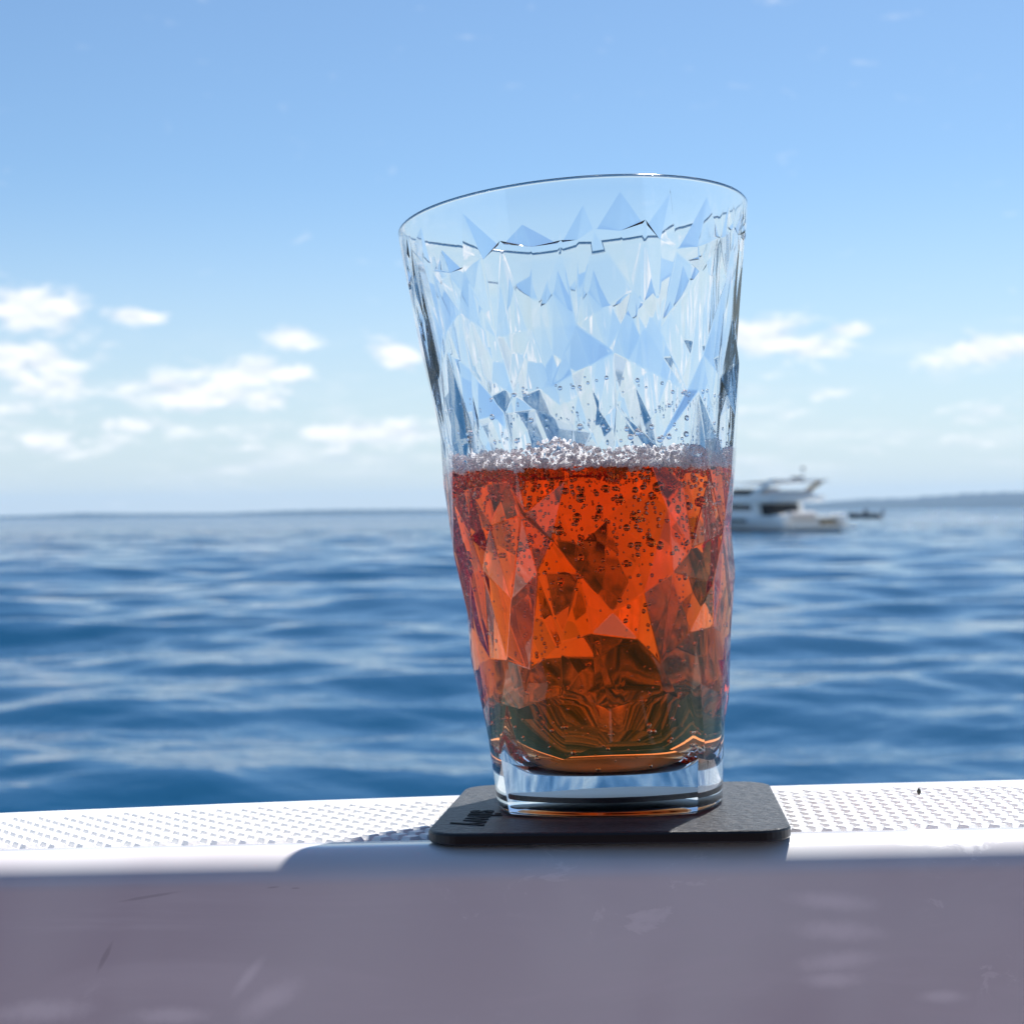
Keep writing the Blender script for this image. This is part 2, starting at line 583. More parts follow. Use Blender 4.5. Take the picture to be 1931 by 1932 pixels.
# ------------------------------------------------------------------ tumbler
GC = Vector((.0014, .0130, .00035))          # base centre in the boat frame
GH, RB, RT = .1480, .0293, .0447
NSEG = 256
GSEED = 88
LEAN, RIMT = math.tan(R(2.1)), math.tan(R(3.0))


def bend(v):
    """the tumbler as it stands: foot flat, axis leaning a little to the left, rim rising to the right"""
    x, y, z = v
    f = z / GH
    return Vector((x - LEAN * z, y, z + RIMT * x * f * f))


def r_out(z):
    return RB + (RT - RB) * z / GH


WALL = [(.0140, .0185), (.0160, .0210)]
ZB = .0085                                   # thickness of the foot


def r_in(z):
    f = z / GH
    return r_out(z) - (.0043 * (1 - f) + .0026 * f) + .0011 * max(0, min(1, (f - .86) / .12))


# outer body: smooth band under the rim, jagged crown of facets, flat triangles all the way down, four-sided foot
bm = bmesh.new()
grng = random.Random(GSEED)
TH = [2 * math.pi * q / NSEG for q in range(NSEG)]


def foot_r(a_):
    """four bulged sides that meet in clear corners"""
    best = 1e9
    big = RB * 1.62
    for c0 in (-98, -8, 82, 172):
        off = RB * .965 - big
        cx, cy_ = math.cos(R(c0)) * off, math.sin(R(c0)) * off
        bq = math.cos(a_) * cx + math.sin(a_) * cy_
        best = min(best, bq + math.sqrt(max(0, bq * bq - (cx * cx + cy_ * cy_ - big * big))))
    return best


def dense(fr, fz):
    return [bm.verts.new((fr(a_) * math.cos(a_), fr(a_) * math.sin(a_), fz(a_))) for a_ in TH]


def band(lo, hi, smooth=True):
    for q in range(NSEG):
        f = bm.faces.new((lo[q], lo[(q + 1) % NSEG], hi[(q + 1) % NSEG], hi[q]))
        f.smooth = smooth


FZ = .0150
MF = 25
KC = 8
zrows = [.0270, .0390, .0520, .0650, .0785, .0920, .1060, .1200, .1345]        # facet rows, the last one carries the crown
rowv = []
for k_, z0 in enumerate(zrows):
    row = []
    for q in range(MF):
        a_ = 2 * math.pi * (q + (.5 if k_ % 2 else 0) + grng.uniform(-.30, .30)) / MF
        z = z0 + (grng.uniform(-.0075, .0075) if 0 < k_ < 8 else grng.uniform(-.005, .005) if k_ else grng.uniform(-.0035, .0035))
        last = k_ == len(zrows) - 1
        off = 0 if last else grng.choice((.0001, -.0005, -.0014, -.0021)) + grng.uniform(-.0002, .0002)
        if k_ == 0:
            off = off * .5
        r_ = r_out(z) + off
        row.append((a_, bm.verts.new((r_ * math.cos(a_), r_ * math.sin(a_), z))))
    rowv.append(row)
# the lowest row as a dense ring: its vertices with points along the straight edges between them
ringA = []
chord = {}
for q in range(MF):
    v0, v1 = rowv[0][q][1], rowv[0][(q + 1) % MF][1]
    mids = [bm.verts.new(v0.co.lerp(v1.co, (k_ + 1) / (KC + 1))) for k_ in range(KC)]
    chord[q] = mids
    ringA += [v0] + mids
TH2 = [math.atan2(v.co.y, v.co.x) for v in ringA]
NF = len(ringA)


def dense2(fr, fz):
    return [bm.verts.new((fr(a_) * math.cos(a_), fr(a_) * math.sin(a_), fz(a_))) for a_ in TH2]


def band2(lo, hi):
    for q in range(NF):
        f = bm.faces.new((lo[q], lo[(q + 1) % NF], hi[(q + 1) % NF], hi[q]))
        f.smooth = True


f0 = dense2(lambda a_: foot_r(a_) - .0010, lambda a_: 0.0)
f1 = dense2(lambda a_: foot_r(a_) - .0003, lambda a_: .0003)
f2 = dense2(lambda a_: foot_r(a_), lambda a_: .0010)
f3 = dense2(lambda a_: foot_r(a_) + .09 * FZ, lambda a_: FZ + .0030 * math.sin(4 * a_ + 1.2))
under = f0
for fr_, hz_ in ((.975, 0.0), (.96, .0003), (.92, .0009), (.84, .0014), (.72, .0018), (.56, .0021), (.36, .0023), (.14, .0024)):
    nxt = dense2(lambda a_: (foot_r(a_) - .0010) * fr_, lambda a_: hz_)
    band2(nxt, under)
    under = nxt
bm.faces.new(under[::-1])
band2(f0, f1)
band2(f1, f2)
band2(f2, f3)
band2(f3, ringA)
for q in range(NF):
    d1 = foot_r(TH2[q]) - foot_r(TH2[q - 1])
    d2 = foot_r(TH2[(q + 1) % NF]) - foot_r(TH2[q])
    if d1 > 0 and d2 < 0:
        for lo, hi in ((f0, f1), (f1, f2), (f2, f3)):
            bm.edges.get((lo[q], hi[q])).smooth = False
    bm.edges.get((f3[q], f3[(q + 1) % NF])).smooth = False
    bm.edges.get((ringA[q], ringA[(q + 1) % NF])).smooth = False
    if q % (KC + 1) == 0:
        bm.edges.get((f3[q], ringA[q])).smooth = False


def flat(vs_):
    f = bm.faces.new(vs_)
    f.smooth = False
    return f


for k_ in range(len(rowv) - 1):
    lo, hi = rowv[k_], rowv[k_ + 1]
    for q in range(MF):
        if k_ % 2 == 0:                      # the upper row sits half a step on
            flat([lo[q][1]] + (chord[q] if k_ == 0 else []) + [lo[(q + 1) % MF][1], hi[q][1]])
            flat((hi[q][1], lo[(q + 1) % MF][1], hi[(q + 1) % MF][1]))
        else:
            flat((lo[q][1], hi[(q + 1) % MF][1], hi[q][1]))
            flat((lo[q][1], lo[(q + 1) % MF][1], hi[(q + 1) % MF][1]))
# crown: between each pair of top-row vertices the facet climbs to a peak on the smooth band
lastrow = rowv[-1]
crown_z = [0.0] * NSEG
owner = [0] * NSEG
la = [v[0] % (2 * math.pi) for v in lastrow]
order = sorted(range(MF), key=lambda j_: la[j_])
peaks = []
for o_ in range(MF):
    j0, j1 = order[o_], order[(o_ + 1) % MF]
    a0, a1 = la[j0], la[j1]
    if a1 < a0:
        a1 += 2 * math.pi
    z0, z1 = lastrow[j0][1].co.z, lastrow[j1][1].co.z
    pk = a0 + (a1 - a0) * grng.uniform(.12, .88)
    pz = min(GH - .0042, max(z0, z1) + grng.uniform(.002, .0125))
    peaks.append((j0, j1, a0, a1, z0, z1, pk, pz))
DN = NSEG
hi_ring = dense(lambda a_: r_out(GH - .0030), lambda a_: GH - .0030)
top_ring = dense(lambda a_: r_out(GH - .0009), lambda a_: GH - .0009)
band(hi_ring, top_ring)
for (j0, j1, a0, a1, z0, z1, pk, pz) in peaks:
    n_ = 18
    pts = []
    for q in range(n_ + 1):
        a_ = a0 + (a1 - a0) * q / n_
        if q and abs(a_ - pk) < (a1 - a0) / n_ * .5:
            a_ = pk
        z = z0 + (pz - z0) * (a_ - a0) / (pk - a0) if a_ <= pk else pz + (z1 - pz) * (a_ - pk) / (a1 - pk)
        pts.append((a_, z))
    line = [lastrow[j0][1]] + [bm.verts.new((r_out(z) * math.cos(a_), r_out(z) * math.sin(a_), z)) for a_, z in pts[1:-1]] + [lastrow[j1][1]]
    mid_ = bm.verts.new((lastrow[j0][1].co + lastrow[j1][1].co) * .5 * 1.0)
    mid_.co.x *= .992
    mid_.co.y *= .992
    for q in range(n_):
        f = bm.faces.new((mid_, line[q + 1], line[q]))
        f.smooth = True
        bm.edges.get((line[q], line[q + 1])).smooth = False
    flat((lastrow[j0][1], lastrow[j1][1], mid_)) if False else None
    # close the sliver between the chord and the facet below
    for f in list(lastrow[j0][1].link_faces):
        if lastrow[j1][1] in f.verts and len(f.verts) == 3 and not f.smooth:
            o3 = [v for v in f.verts if v not in (lastrow[j0][1], lastrow[j1][1])][0]
            bm.faces.remove(f)
            flat((lastrow[j0][1], o3, mid_))
            flat((mid_, o3, lastrow[j1][1]))
            break
    # smooth band from the crown line up to the ring below the rim
    sub = [q for q in range(NSEG) if (TH[q] - a0) % (2 * math.pi) < (a1 - a0)]
    sub.sort(key=lambda q: (TH[q] - a0) % (2 * math.pi))
    up_line = [hi_ring[q] for q in sub] + [hi_ring[(sub[-1] + 1) % NSEG]]
    ua = [a0 + ((TH[q] - a0) % (2 * math.pi)) for q in sub]
    ua.append(ua[-1] + 2 * math.pi / NSEG)
    pa = [p_[0] for p_ in pts]
    if peaks[0][0] == j0:
        pass
    # zip the two lines
    iu, il = 0, 0
    while iu < len(up_line) - 1 or il < n_:
        if il < n_ and (iu >= len(up_line) - 1 or pa[il + 1] <= ua[iu + 1]):
            f = bm.faces.new((line[il], line[il + 1], up_line[iu]))
            il += 1
        else:
            f = bm.faces.new((line[il], up_line[iu + 1], up_line[iu]))
            iu += 1
        f.smooth = True
# the zip leaves one thin step where neighbouring sectors meet: close it
for v in [q[1] for q in lastrow]:
    pass
holes = [e for e in bm.edges if len(e.link_faces) == 1 and not (abs(e.verts[0].co.z - (GH - .0009)) < 1e-6 and abs(e.verts[1].co.z - (GH - .0009)) < 1e-6)]
bmesh.ops.holes_fill(bm, edges=holes, sides=8)
bmesh.ops.recalc_face_normals(bm, faces=bm.faces[:])
bmesh.ops.delete(bm, geom=[e for e in bm.edges if not e.link_faces], context='EDGES')
print('open edges', len([e for e in bm.edges if len(e.link_faces) != 2]) - NSEG)
ring0 = top_ring
print('rim verts', len(ring0))
NR = len(ring0)
ro, ri_ = r_out(GH - .0009), r_in(GH - .0009)
mid, hw = (ro + ri_) / 2, (ro - ri_) / 2
prof = [(mid + hw * math.cos(R(a_)), GH - .0009 + .0009 * math.sin(R(a_))) for a_ in (22, 45, 68, 90, 112, 135, 158, 180)]
zz = GH - .0009
while zz > ZB + .019:
    zz -= .004
    prof.append((r_in(zz), zz))
zc = prof[-1][1]
rc = prof[-1][0]
# rounded cavity floor
for q in range(1, 31):
    a_ = R(q * 3)
    zf = 1 - math.sin(a_)
    prof.append((rc * (.46 + .54 * max(0, zf) ** .45), ZB + .0005 + (zc - ZB - .0005) * zf))
prof += [(rc * .28, ZB + .0002), (rc * .08, ZB)]
inner_start = 8                               # index in prof where the inner wall proper starts
angs = [math.atan2(v.co.y, v.co.x) for v in ring0]
prev = ring0
rim_prof, in_prof = prof[:inner_start], prof[inner_start - 1:]
for (r_, z) in rim_prof:
    ring = [bm.verts.new((r_ * math.cos(a_), r_ * math.sin(a_), z)) for a_ in angs]
    for q in range(NR):
        f = bm.faces.new((prev[q], prev[(q + 1) % NR], ring[(q + 1) % NR], ring[q]))
        f.smooth = True
    prev = ring
for v in bm.verts:
    v.co = bend(v.co)

GM = DECK @ Matrix.Translation(GC) @ Matrix.Rotation(R(0), 4, 'Z')
GMI = GM.inverted()

# the cavity as its own sheet, cut by the level of the drink
LVL = CAM_H + .0108
cav = bmesh.new()
prev = None
for (r_, z) in in_prof:
    ring = [cav.verts.new(bend((r_ * math.cos(a_), r_ * math.sin(a_), z))) for a_ in angs]
    if prev:
        for q in range(NR):
            f = cav.faces.new((prev[q], prev[(q + 1) % NR], ring[(q + 1) % NR], ring[q]))
            f.smooth = True
    prev = ring
f = cav.faces.new(prev)
f.smooth = True
lp, ln = GMI @ Vector((0, 0, LVL)), (GMI.to_3x3() @ Vector((0, 0, 1))).normalized()
up_ = cav.copy()
bmesh.ops.bisect_plane(up_, geom=up_.verts[:] + up_.edges[:] + up_.faces[:], plane_co=lp, plane_no=ln, clear_inner=True, dist=1e-7)
dn = cav.copy()
res = bmesh.ops.bisect_plane(dn, geom=dn.verts[:] + dn.edges[:] + dn.faces[:], plane_co=lp, plane_no=ln, clear_outer=True, dist=1e-7)
cav.free()
# join the dry inner wall to the body
tmp = bpy.data.meshes.new('tmp')
up_.to_mesh(tmp)
up_.free()
bm.from_mesh(tmp)
bmesh.ops.remove_doubles(bm, verts=bm.verts[:], dist=1e-6)

m_glass, t = new_mat('clear_acrylic')
g = t.node('ShaderNodeBsdfGlass')
g.distribution = 'BECKMANN'
g.inputs['Roughness'].default_value = 0.0
g.inputs['IOR'].default_value = 1.49
g.inputs['Color'].default_value = (.985, .99, .995, 1)
t.l.new(g.outputs[0], t.out.inputs[0])

m_rim = m_glass.copy()
m_rim.name = 'clear_acrylic_rim'
[n_ for n_ in m_rim.node_tree.nodes if n_.type == 'BSDF_GLASS'][0].inputs['Roughness'].default_value = .17
be = [e for e in bm.edges if len(e.link_faces) == 2 and not e.link_faces[0].smooth and not e.link_faces[1].smooth
      and len(e.link_faces[0].verts) == 3 and len(e.link_faces[1].verts) == 3]
bmesh.ops.bevel(bm, geom=be, offset=.00034, segments=2, affect='EDGES', profile=.5, clamp_overlap=True)
for f in bm.faces:
    f.smooth = True
for f in bm.faces:
    if all(v.co.z - RIMT * v.co.x > GH - .00095 for v in f.verts):
        f.material_index = 1
tumbler = bm_obj('tumbler', bm, [m_glass, m_rim])
wn = tumbler.modifiers.new('weighted', 'WEIGHTED_NORMAL')
wn.keep_sharp = True
wn.weight = 80
tumbler.matrix_world = GM
tag(tumbler, 'tall clear tumbler with cut facets standing on the black coaster', 'tumbler')

m_mag, t = principled('dark_nickel', (.035, .033, .035), .28, metallic=.6)
bm = bmesh.new()
bmesh.ops.create_cone(bm, cap_ends=True, segments=64, radius1=.0205, radius2=.0205, depth=.0013)
bmesh.ops.bevel(bm, geom=bm.edges[:], offset=.0002, segments=2, affect='EDGES')
mag = bm_obj('magnet', bm, m_mag, tumbler)
mag.location = (0, 0, .0036)
mag['label'] = 'dark magnet disc set in the foot of the tumbler'

# ------------------------------------------------------------------ drink
DENS = 95.0
AB = (1 - 2.0 / DENS, 1 - 45.0 / DENS, 1 - 92.0 / DENS)


def liquid_mat(name, ior):
    m_, t = new_mat(name)
    g = t.node('ShaderNodeBsdfGlass')
    g.distribution = 'BECKMANN'
    g.inputs['Roughness'].default_value = 0.0
    g.inputs['IOR'].default_value = ior
    t.l.new(g.outputs[0], t.out.inputs[0])
    va = t.node('ShaderNodeVolumeAbsorption')
    va.inputs['Color'].default_value = (*[max(0, c) for c in AB], 1)
    va.inputs['Density'].default_value = DENS
    t.l.new(va.outputs[0], t.out.inputs['Volume'])
    return m_


N_L = 1.345
m_wet = liquid_mat('amber_drink_against_wall', N_L / 1.49)
m_top = liquid_mat('amber_drink_surface', N_L)
for f in dn.faces:
    f.material_index = 0
    f.normal_flip()
ce = [e for e in dn.edges if len(e.link_faces) == 1]
r2 = bmesh.ops.contextual_create(dn, geom=ce)
for f in r2['faces']:
    f.material_index = 1
    f.smooth = False
dn.normal_update()
for f in r2['faces']:
    if f.normal.z < 0:
        f.normal_flip()
for e in ce:
    if e.is_valid:
        e.smooth = False
drink = bm_obj('drink', dn, [m_wet, m_top])
drink.matrix_world = GM
tag(drink, 'amber red sparkling drink half filling the faceted tumbler', 'drink')
DV = -(drink.data.polygons[0].normal.x)


def in_r(z):
    pts = sorted([(zq, rq) for rq, zq in in_prof])
    for (z0, r0), (z1, r1) in zip(pts[:-1], pts[1:]):
        if z0 <= z <= z1:
            return r0 + (r1 - r0) * (z - z0) / max(1e-9, z1 - z0)
    return pts[-1][1] if z > pts[-1][0] else 0


def level_z(x, y):
    """height of the drink's surface in the tumbler's frame"""
    return lp.z - (ln.x * (x - lp.x) + ln.y * (y - lp.y)) / ln.z


# bubbles in the drink
m_bub, t = new_mat('gas_bubble')
g = t.node('ShaderNodeBsdfGlass')
g.inputs['IOR'].default_value = 1 / N_L
t.l.new(g.outputs[0], t.out.inputs[0])
bb_ = bmesh.new()
bmesh.ops.create_icosphere(bb_, subdivisions=2, radius=1.0)
bub_me = bpy.data.meshes.new('bubble')
bb_.to_mesh(bub_me)
ico_v = [v.co.copy() for v in bb_.verts]
ico_f = [tuple(v.index for v in f.verts) for f in bb_.faces]
bb_.free()
ICO2 = (ico_v, ico_f)
bb_ = bmesh.new()
bmesh.ops.create_icosphere(bb_, subdivisions=1, radius=1.06)
ICO1 = ([v.co.copy() for v in bb_.verts], [tuple(v.index for v in f.verts) for f in bb_.faces])
bb_.free()
bub_me.polygons.foreach_set('use_smooth', [True] * len(bub_me.polygons))
bub_me.materials.append(m_bub)
brng = random.Random(5)
bubs = []
LZ = level_z(0, 0)
tries = 0
cam_g = GMI @ Vector((0, 0, CAM_H))
for sidx in range(26):                        # chains rising from points on the wall
    a_ = math.pi * 1.5 + brng.uniform(-1.45, 1.45)
    d0 = brng.uniform(.012, .070)
    r0 = brng.uniform(.00014, .00030)
    while d0 > .001:
        z = LZ - d0
        rr = in_r(z)
        rad = r0 * (1 + .9 * (1 - d0 / .07)) * brng.uniform(.8, 1.25)
        if rr > .008:
            aa = a_ + brng.gauss(0, .012)
            rq = rr - rad * 1.3 - abs(brng.gauss(0, .0005))
            pz = bend((rq * math.cos(aa), rq * math.sin(aa), z))
            if pz.z < level_z(pz.x, pz.y) - rad * 1.15 and not any((pz - q[0]).length < (rad + q[1]) * 1.05 for q in bubs[-40:]):
                bubs.append((pz, rad))
        d0 -= brng.uniform(.0012, .0048)
while len(bubs) < 1500 and tries < 60000:
    tries += 1
    u = brng.random()
    if u < .30:
        depth = brng.expovariate(1 / .0013) + .0004
    elif u < .74:
        depth = abs(brng.gauss(0, .0105)) + .0006
    else:
        depth = brng.uniform(.0, .074)
    z = LZ - depth
    rr = in_r(z)
    rad = math.exp(brng.gauss(math.log(.00036), .58))
    rad = min(rad, .0012) if depth < .03 else min(rad * .7, .0006)
    if rr < .006:
        continue
    a_ = brng.uniform(0, 2 * math.pi)
    if brng.random() < .72:
        a_ = brng.uniform(math.pi, 2 * math.pi)       # most cling to the wall on the near side
        r_ = rr - rad * 1.25 - abs(brng.gauss(0, .0012))
    else:
        r_ = rr * math.sqrt(brng.random()) * .93
    pz = bend((r_ * math.cos(a_), r_ * math.sin(a_), z))
    if pz.z > level_z(pz.x, pz.y) - rad * 1.15 or r_ + rad * 1.1 > rr:
        continue
    if any((pz - q[0]).length < (rad + q[1]) * 1.05 for q in bubs):
        continue
    bubs.append((pz, rad))
bubs.sort(key=lambda q: -q[1] / (q[0] - (GMI @ Vector((0, 0, CAM_H)))).length - (.0002 if q[0].y < 0 else 0))
for (pz, rad) in bubs[:300]:
    o = bpy.data.objects.new('bubble', bub_me)
    COL.objects.link(o)
    o.parent = drink
    o.matrix_local = Matrix.Translation(pz) @ Matrix.Diagonal((rad, rad, rad * brng.uniform(.92, 1.05), 1))


def spheres(name, items, mat, parent, ico=None):
    vs, fs = [], []
    ico_v, ico_f = ico or ICO2
    for it in items:
        c, r_ = it[0], it[1]
        base = len(vs)
        q = Matrix.Rotation(brng.uniform(0, 6), 3, 'Z')
        for v in ico_v:
            vv = q @ v
            if len(it) > 2:                    # flattened against the wall along it[2]
                nv = it[2]
                vv = vv - nv * (vv.dot(nv)) * .5
            vs.append(c + vv * r_)
        fs += [tuple(base + k_ for k_ in f) for f in ico_f]
    o = mesh_obj(name, vs, fs, mat, parent, smooth=True)
    o['kind'] = 'stuff'
    return o


spheres('small_bubbles', bubs[300:], m_bub, drink)

# foam on the drink
m_foam, t = new_mat('foam')
p = t.node('ShaderNodeBsdfPrincipled')
p.inputs['Base Color'].default_value = (.995, .985, .985, 1)
p.inputs['Roughness'].default_value = .12
p.inputs['IOR'].default_value = 1.33
tr = t.node('ShaderNodeBsdfTranslucent')
tr.inputs['Color'].default_value = (.995, .985, .985, 1)
mx = t.node('ShaderNodeMixShader')
mx.inputs[0].default_value = .62
t.l.new(p.outputs[0], mx.inputs[1])
t.l.new(tr.outputs[0], mx.inputs[2])
t.l.new(mx.outputs[0], t.out.inputs[0])
foam = []
frng = random.Random(9)


def foam_h(a_):
    """foam height round the wall"""
    return .0036 + .0007 * math.sin(a_ * 3 + 1) + .0007 * math.sin(a_ * 7 + 2) + .0006 * math.sin(a_ * 13) + .0011 * max(0, math.cos(a_ - R(-60)))


for q in range(9500):
    a_ = frng.uniform(0, 2 * math.pi)
    rimmy = frng.random() < .72
    rr = in_r(LZ)
    r_ = rr - abs(frng.gauss(0, .0011)) if rimmy else rr * math.sqrt(frng.random())
    hmax = foam_h(a_) * (1 if rimmy else .6)
    dz = frng.random() ** 1.15 * hmax
    if rimmy and frng.random() < .16:             # bubbles of the froth hang below the surface in clumps
        dz = -frng.random() * (.0004 + .0012 * max(0, math.sin(a_ * 9 + 1.3) * math.sin(a_ * 23)))
    rad = frng.uniform(.00018, .00052) * (1.5 if frng.random() < .08 else 1)
    x, y = r_ * math.cos(a_), r_ * math.sin(a_)
    z = level_z(x - LEAN * LZ, y) + dz + .0002
    lim = in_r(z) + rad * .35
    if r_ > lim or (rimmy and frng.random() < .5):
        x, y = x * lim / r_, y * lim / r_
    z0 = z - RIMT * x * (z / GH) ** 2
    foam.append((bend((x, y, z0)), rad))
fo_ = spheres('foam', foam, m_foam, drink, ICO1)
fo_['label'] = 'pale foam of tiny bubbles on top of the drink'

# drops and foam left on the dry inner wall
m_drop, t = new_mat('water_drop')
g = t.node('ShaderNodeBsdfGlass')
g.inputs['IOR'].default_value = 1.33
t.l.new(g.outputs[0], t.out.inputs[0])
drops = []
for q in range(260):
    a_ = frng.uniform(0, 2 * math.pi)
    if frng.random() < .5:
        z = LZ + .0165 + frng.gauss(0, .0008) + .001 * math.sin(a_ * 3)
        rad = frng.uniform(.0002, .0006)
    else:
        z = LZ + .004 + abs(frng.gauss(0, .006))
        rad = frng.uniform(.0002, .0009)
    r_ = in_r(z) - rad * .35
    nv = Vector((math.cos(a_), math.sin(a_), 0))
    drops.append((bend((r_ * math.cos(a_), r_ * math.sin(a_), z)), rad, nv))
wd = spheres('water_drops', drops, m_drop, None)
wd.matrix_world = GM
tag(wd, 'tiny clear drops clinging inside the tumbler above the foam', 'water drops')

# ------------------------------------------------------------------ dark speck on the rail
m_speck, t = principled('dark_speck', (0.012, 0.018, 0.012), .5)
bm = bmesh.new()
bmesh.ops.create_icosphere(bm, subdivisions=2, radius=1)
for v in bm.verts:
    k_ = 1 + .25 * math.sin(v.co.x * 5 + v.co.z * 4)
    v.co = Vector((v.co.x * .00050 * k_, v.co.y * .0010, v.co.z * .00095 * k_ + .0008))
speck = bm_obj('crumb', bm, m_speck, smooth=True)
d = ray(1734, 1497)
Pn = DECK.to_3x3() @ Vector((0, 0, 1))
tt = (ORI + Pn * -.0032 - Vector((0, 0, CAM_H))).dot(Pn) / d.dot(Pn)
pw = Vector((0, 0, CAM_H)) + d * tt
speck.matrix_world = Matrix.Translation(pw) @ DECK.to_3x3().to_4x4()
tag(speck, 'tiny dark crumb on the white studded strip right of the coaster', 'crumb')

# ------------------------------------------------------------------ yacht
m_hull, t = principled('yacht_white', (.86, .86, .84), .22, coat=.3)
m_blue, t = principled('yacht_dark_stripe', (.02, .03, .05), .25)
m_win, t = principled('tinted_window', (.012, .016, .022), .05)
m_tan, t = principled('teak_trim', (.30, .25, .17), .6, var=(2, .2))
m_steel, t = principled('polished_steel', (.75, .75, .75), .15, metallic=1)
m_seat, t = principled('cream_cushion', (.72, .68, .66), .6)
YL, YB = 13.0, 2.15
yd = 2900 * CAM_H / 41.5
yaz = math.atan((1530 - 966) / FPX)
YM = Matrix.Translation((math.sin(yaz) * yd, math.cos(yaz) * yd, 0)) @ Matrix.Rotation(R(90 + 36) - yaz, 4, 'Z') @ Matrix.Diagonal((1.12, 1.2, .79, 1))
yacht = empty('yacht', YM)
tag(yacht, 'white flybridge motor yacht at anchor seen from its stern, beside the drink', 'yacht')


def halfbeam(x):
    f = x / YL
    return YB * (1 - max(0, (f - .35) / .65) ** 2.2) * (.93 + .07 * min(1, f * 5))


def sheer(x):
    return 1.25 + .75 * (x / YL) ** 1.4


vs, fs = [], []
st = [YL * q / 16 for q in range(17)]
for x in st:
    hb = max(.03, halfbeam(x))
    sh = sheer(x)
    f = x / YL
    flare = 1 - .25 * f
    pts = [(0, -.6 + .5 * f ** 3), (hb * .82 * flare, -.15 + .5 * f * f), (hb * .93 * flare, .25 + .4 * f * f), (hb * .98, sh * .62), (hb, sh - .06), (hb * .97, sh)]
    for s_ in (1, -1):
        for (yy, z) in (pts if s_ == 1 else pts[::-1]):
            vs.append((x, yy * s_, z))
n = 12
for q in range(16):
    for r_ in range(n - 1):
        a_ = q * n + r_
        fs.append((a_, a_ + n, a_ + n + 1, a_ + 1))
fs.append(tuple(range(n)))
hull = mesh_obj('hull', vs, fs, m_hull, yacht, smooth=False)


def strip(name, mat, x0, x1, z0, z1, parent, sides=(1, -1), proud=.012):
    for s_ in sides:
        vs, fs = [], []
        m__ = 12
        for q in range(m__ + 1):
            x = x0 + (x1 - x0) * q / m__
            hb = max(.03, halfbeam(x))
            for zq in (z0, z1):
                zz_ = zq + .3 * (x / YL) ** 2
                yy = hb * (.955 + .03 * (zz_ / sheer(x)))
                vs.append((x, s_ * (yy + proud), zz_))
        for q in range(m__):
            fs.append((2 * q, 2 * q + 2, 2 * q + 3, 2 * q + 1))
        o = mesh_obj(name, vs, fs, mat, parent)
        md = o.modifiers.new('thick', 'SOLIDIFY')
        md.thickness = .03
        md.offset = 0


strip('hull_window', m_win, 3.0, 8.2, .78, 1.05, hull)
strip('boot_stripe', m_blue, .05, 11.5, .08, .22, hull)


def part(name, mat, boxes, parent, bevel=.06, smooth=False):
    bm = bmesh.new()
    for b_ in boxes:
        box(bm, *b_)
    if bevel:
        bmesh.ops.bevel(bm, geom=bm.edges[:], offset=bevel, segments=3, affect='EDGES', profile=.5)
    return bm_obj(name, bm, mat, parent, smooth)


def prism(name, mat, outline, y0, y1, parent, bevel=.04):
    """outline in (x, z), extruded across the boat from y0 to y1"""
    bm = bmesh.new()
    a_ = [bm.verts.new((x, y0, z)) for x, z in outline]
    b_ = [bm.verts.new((x, y1, z)) for x, z in outline]
    bm.faces.new(a_)
    bm.faces.new(b_[::-1])
    n_ = len(outline)
    for q in range(n_):
        bm.faces.new((a_[(q + 1) % n_], a_[q], b_[q], b_[(q + 1) % n_]))
    bmesh.ops.recalc_face_normals(bm, faces=bm.faces[:])
    if bevel:
        bmesh.ops.bevel(bm, geom=bm.edges[:], offset=bevel, segments=2, affect='EDGES')
    return bm_obj(name, bm, mat, parent)


prism('deck', m_hull, [(2.6, 1.15), (2.6, 1.32), (12.2, 2.02), (12.2, 1.75)], -1.55, 1.55, yacht)
prism('swim_platform', m_hull, [(-1.35, .30), (-1.35, .48), (.05, .52), (.05, .24)], -2.0, 2.0, yacht, .06)
part('platform_teak', m_tan, [(-1.25, -.1, -1.85, 1.85, .525, .545)], yacht, 0)
part('transom_corner', m_hull, [(-.35, .55, 1.45, 2.1, .5, 1.42)], yacht, .16)
part('transom_corner', m_hull, [(-.35, .55, -2.1, -1.45, .5, 1.42)], yacht, .16)
part('transom_seat', m_seat, [(-.10, .75, -.35, 1.25, .95, 1.62)], yacht, .16)
prism('transom_steps', m_tan, [(-.40, .5), (-.40, .75), (-.1, .75), (-.1, 1.0), (.2, 1.0), (.2, 1.25), (.7, 1.25), (.7, .5)], -1.42, -.55, yacht, .02)
part('stern_rail', m_steel, [(-.30, -.25, -2.0, 2.0, 1.50, 1.54)], yacht, .015)
prism('cabin', m_hull, [(2.9, 1.2), (3.1, 2.45), (7.4, 2.55), (9.4, 1.85), (9.4, 1.5)], -1.6, 1.6, yacht, .10)
for s_ in (1, -1):
    prism('side_window', m_win, [(3.3, 1.75), (3.4, 2.25), (7.3, 2.35), (8.8, 1.85)], s_ * 1.58, s_ * 1.63, yacht, .01)
prism('saloon_door', m_win, [(2.84, 1.3), (3.0, 2.3), (3.06, 2.3), (2.92, 1.3)], -1.2, 1.2, yacht, .01)
prism('flybridge', m_hull, [(1.3, 2.46), (1.1, 2.66), (1.2, 2.95), (6.4, 3.05), (7.0, 2.7), (6.4, 2.46)], -1.75, 1.75, yacht, .09)
part('flybridge_seat', m_seat, [(1.6, 2.3, -1.3, 1.3, 2.97, 3.35)], yacht, .12)
part('helm_seat', m_seat, [(4.3, 4.9, -.9, .2, 3.0, 3.62)], yacht, .12)
prism('windscreen', m_win, [(6.0, 3.05), (5.5, 3.55), (5.56, 3.55), (6.1, 3.05)], -1.4, 1.4, yacht, .01)
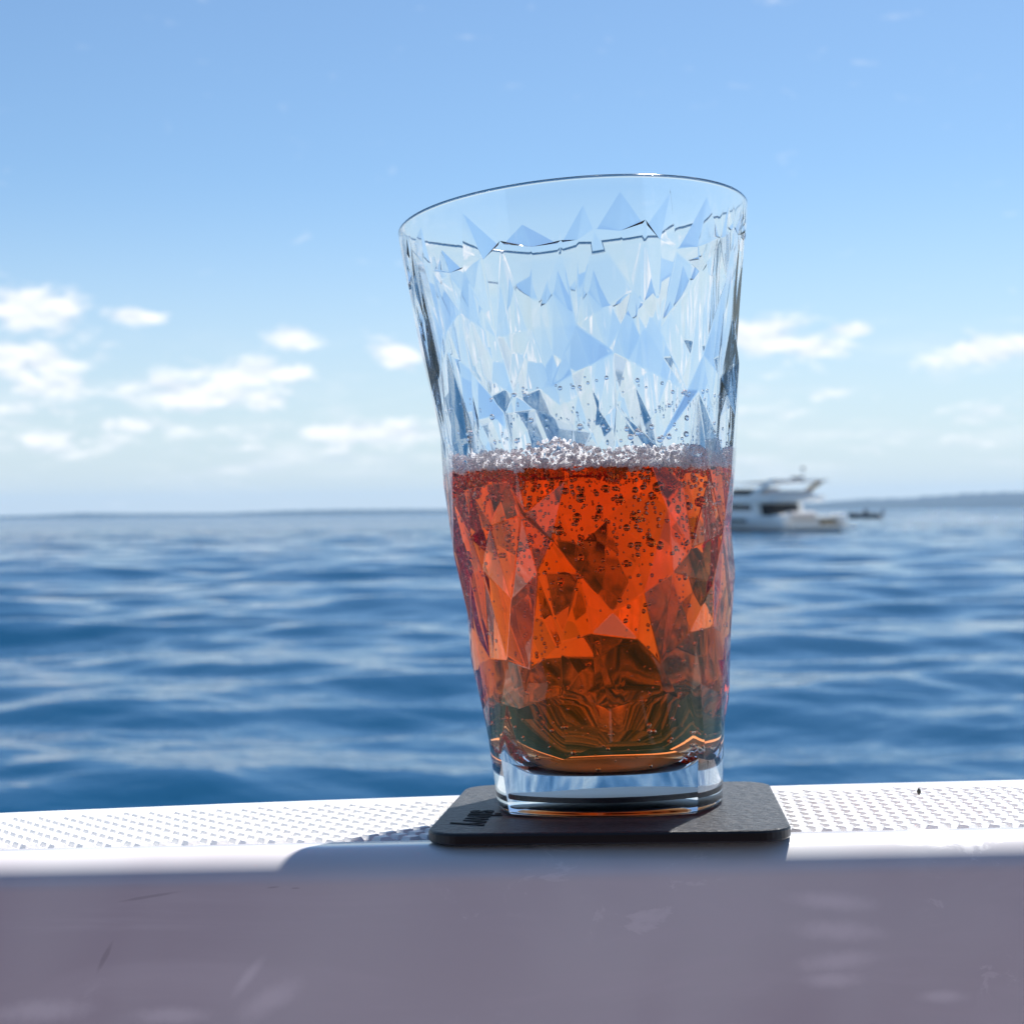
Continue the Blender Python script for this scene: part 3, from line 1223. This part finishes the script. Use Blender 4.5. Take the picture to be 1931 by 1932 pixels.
for s_ in (1, -1):
    prism('radar_arch', m_tan if s_ < 0 else m_hull, [(2.9, 2.9), (1.1, 4.05), (.7, 4.20), (1.5, 4.20), (3.7, 2.9)], s_ * 1.50, s_ * 1.66, yacht, .03)
prism('arch_top', m_hull, [(.7, 4.08), (.75, 4.22), (1.6, 4.22), (1.6, 4.08)], -1.66, 1.66, yacht, .04)
prism('sun_awning', m_seat, [(1.6, 4.05), (1.6, 4.12), (5.6, 4.02), (5.6, 3.95)], -1.5, 1.5, yacht, .02)
part('radar_dome', m_blue, [(1.0, 1.5, -.3, .3, 4.24, 4.44)], yacht, .08)
part('mast', m_steel, [(1.15, 1.22, -.36, -.29, 4.2, 5.15)], yacht, .02)
part('mast_light', m_blue, [(1.10, 1.27, -.42, -.23, 5.0, 5.2)], yacht, .03)
for q in range(4):
    part('rail_post', m_steel, [(8.6 + q * .9, 8.64 + q * .9, 1.02 - q * .26, 1.06 - q * .26, 1.7, 2.45)], yacht, 0)

# ------------------------------------------------------------------ small motorboat
m_rub, t = principled('dark_rubber', (.03, .035, .045), .5)
bd = 2900 * CAM_H / 16.5
baz = math.atan((1634 - 966) / FPX)
dgy = empty('motorboat', Matrix.Translation((math.sin(baz) * bd, math.cos(baz) * bd, 0)) @ Matrix.Rotation(R(172) - baz, 4, 'Z'))
tag(dgy, 'small dark motorboat far off right of the yacht', 'motorboat')
vs, fs = [], []
for q in range(9):
    f = q / 8
    x = -2.3 + 5.0 * f
    hb = .95 * (1 - max(0, (f - .5) / .5) ** 2.4) + .02
    for (yy, z) in ((hb, .62 + .3 * f * f), (hb * .95, .1), (0, -.25), (-hb * .95, .1), (-hb, .62 + .3 * f * f), (-hb * .8, .60 + .3 * f * f), (0, .3), (hb * .8, .60 + .3 * f * f)):
        vs.append((x, yy, z))
for q in range(8):
    for r_ in range(8):
        a_, b_ = q * 8 + r_, q * 8 + (r_ + 1) % 8
        fs.append((a_, b_, b_ + 8, a_ + 8))
fs.append(tuple(range(8)))
mesh_obj('hull', vs, fs, m_rub, dgy)
part('console', m_blue, [(-.3, .3, -.35, .35, .3, 1.25)], dgy, .06)
prism('windscreen', m_win, [(.2, 1.2), (.0, 1.6), (.04, 1.6), (.3, 1.2)], -.35, .35, dgy, .005)
part('outboard_motor', m_blue, [(-2.75, -2.35, -.2, .2, .35, 1.25)], dgy, .08)
part('seat', m_rub, [(-1.5, -1.0, -.4, .4, .3, .85)], dgy, .05)

# ------------------------------------------------------------------ sea air
bm = bmesh.new()
box(bm, -6300, 6300, -6300, 6300, -12, 90)
m_haze, t = new_mat('sea_haze')
pv = t.node('ShaderNodeVolumePrincipled')
pv.inputs['Color'].default_value = (.25, .56, 1.0, 1)
pv.inputs['Density'].default_value = 7e-5
pv.inputs['Anisotropy'].default_value = .1
t.l.new(pv.outputs[0], t.out.inputs['Volume'])
hz = bm_obj('haze', bm, m_haze)
tag(hz, 'thin blue sea haze in front of the far shore', kind='stuff')
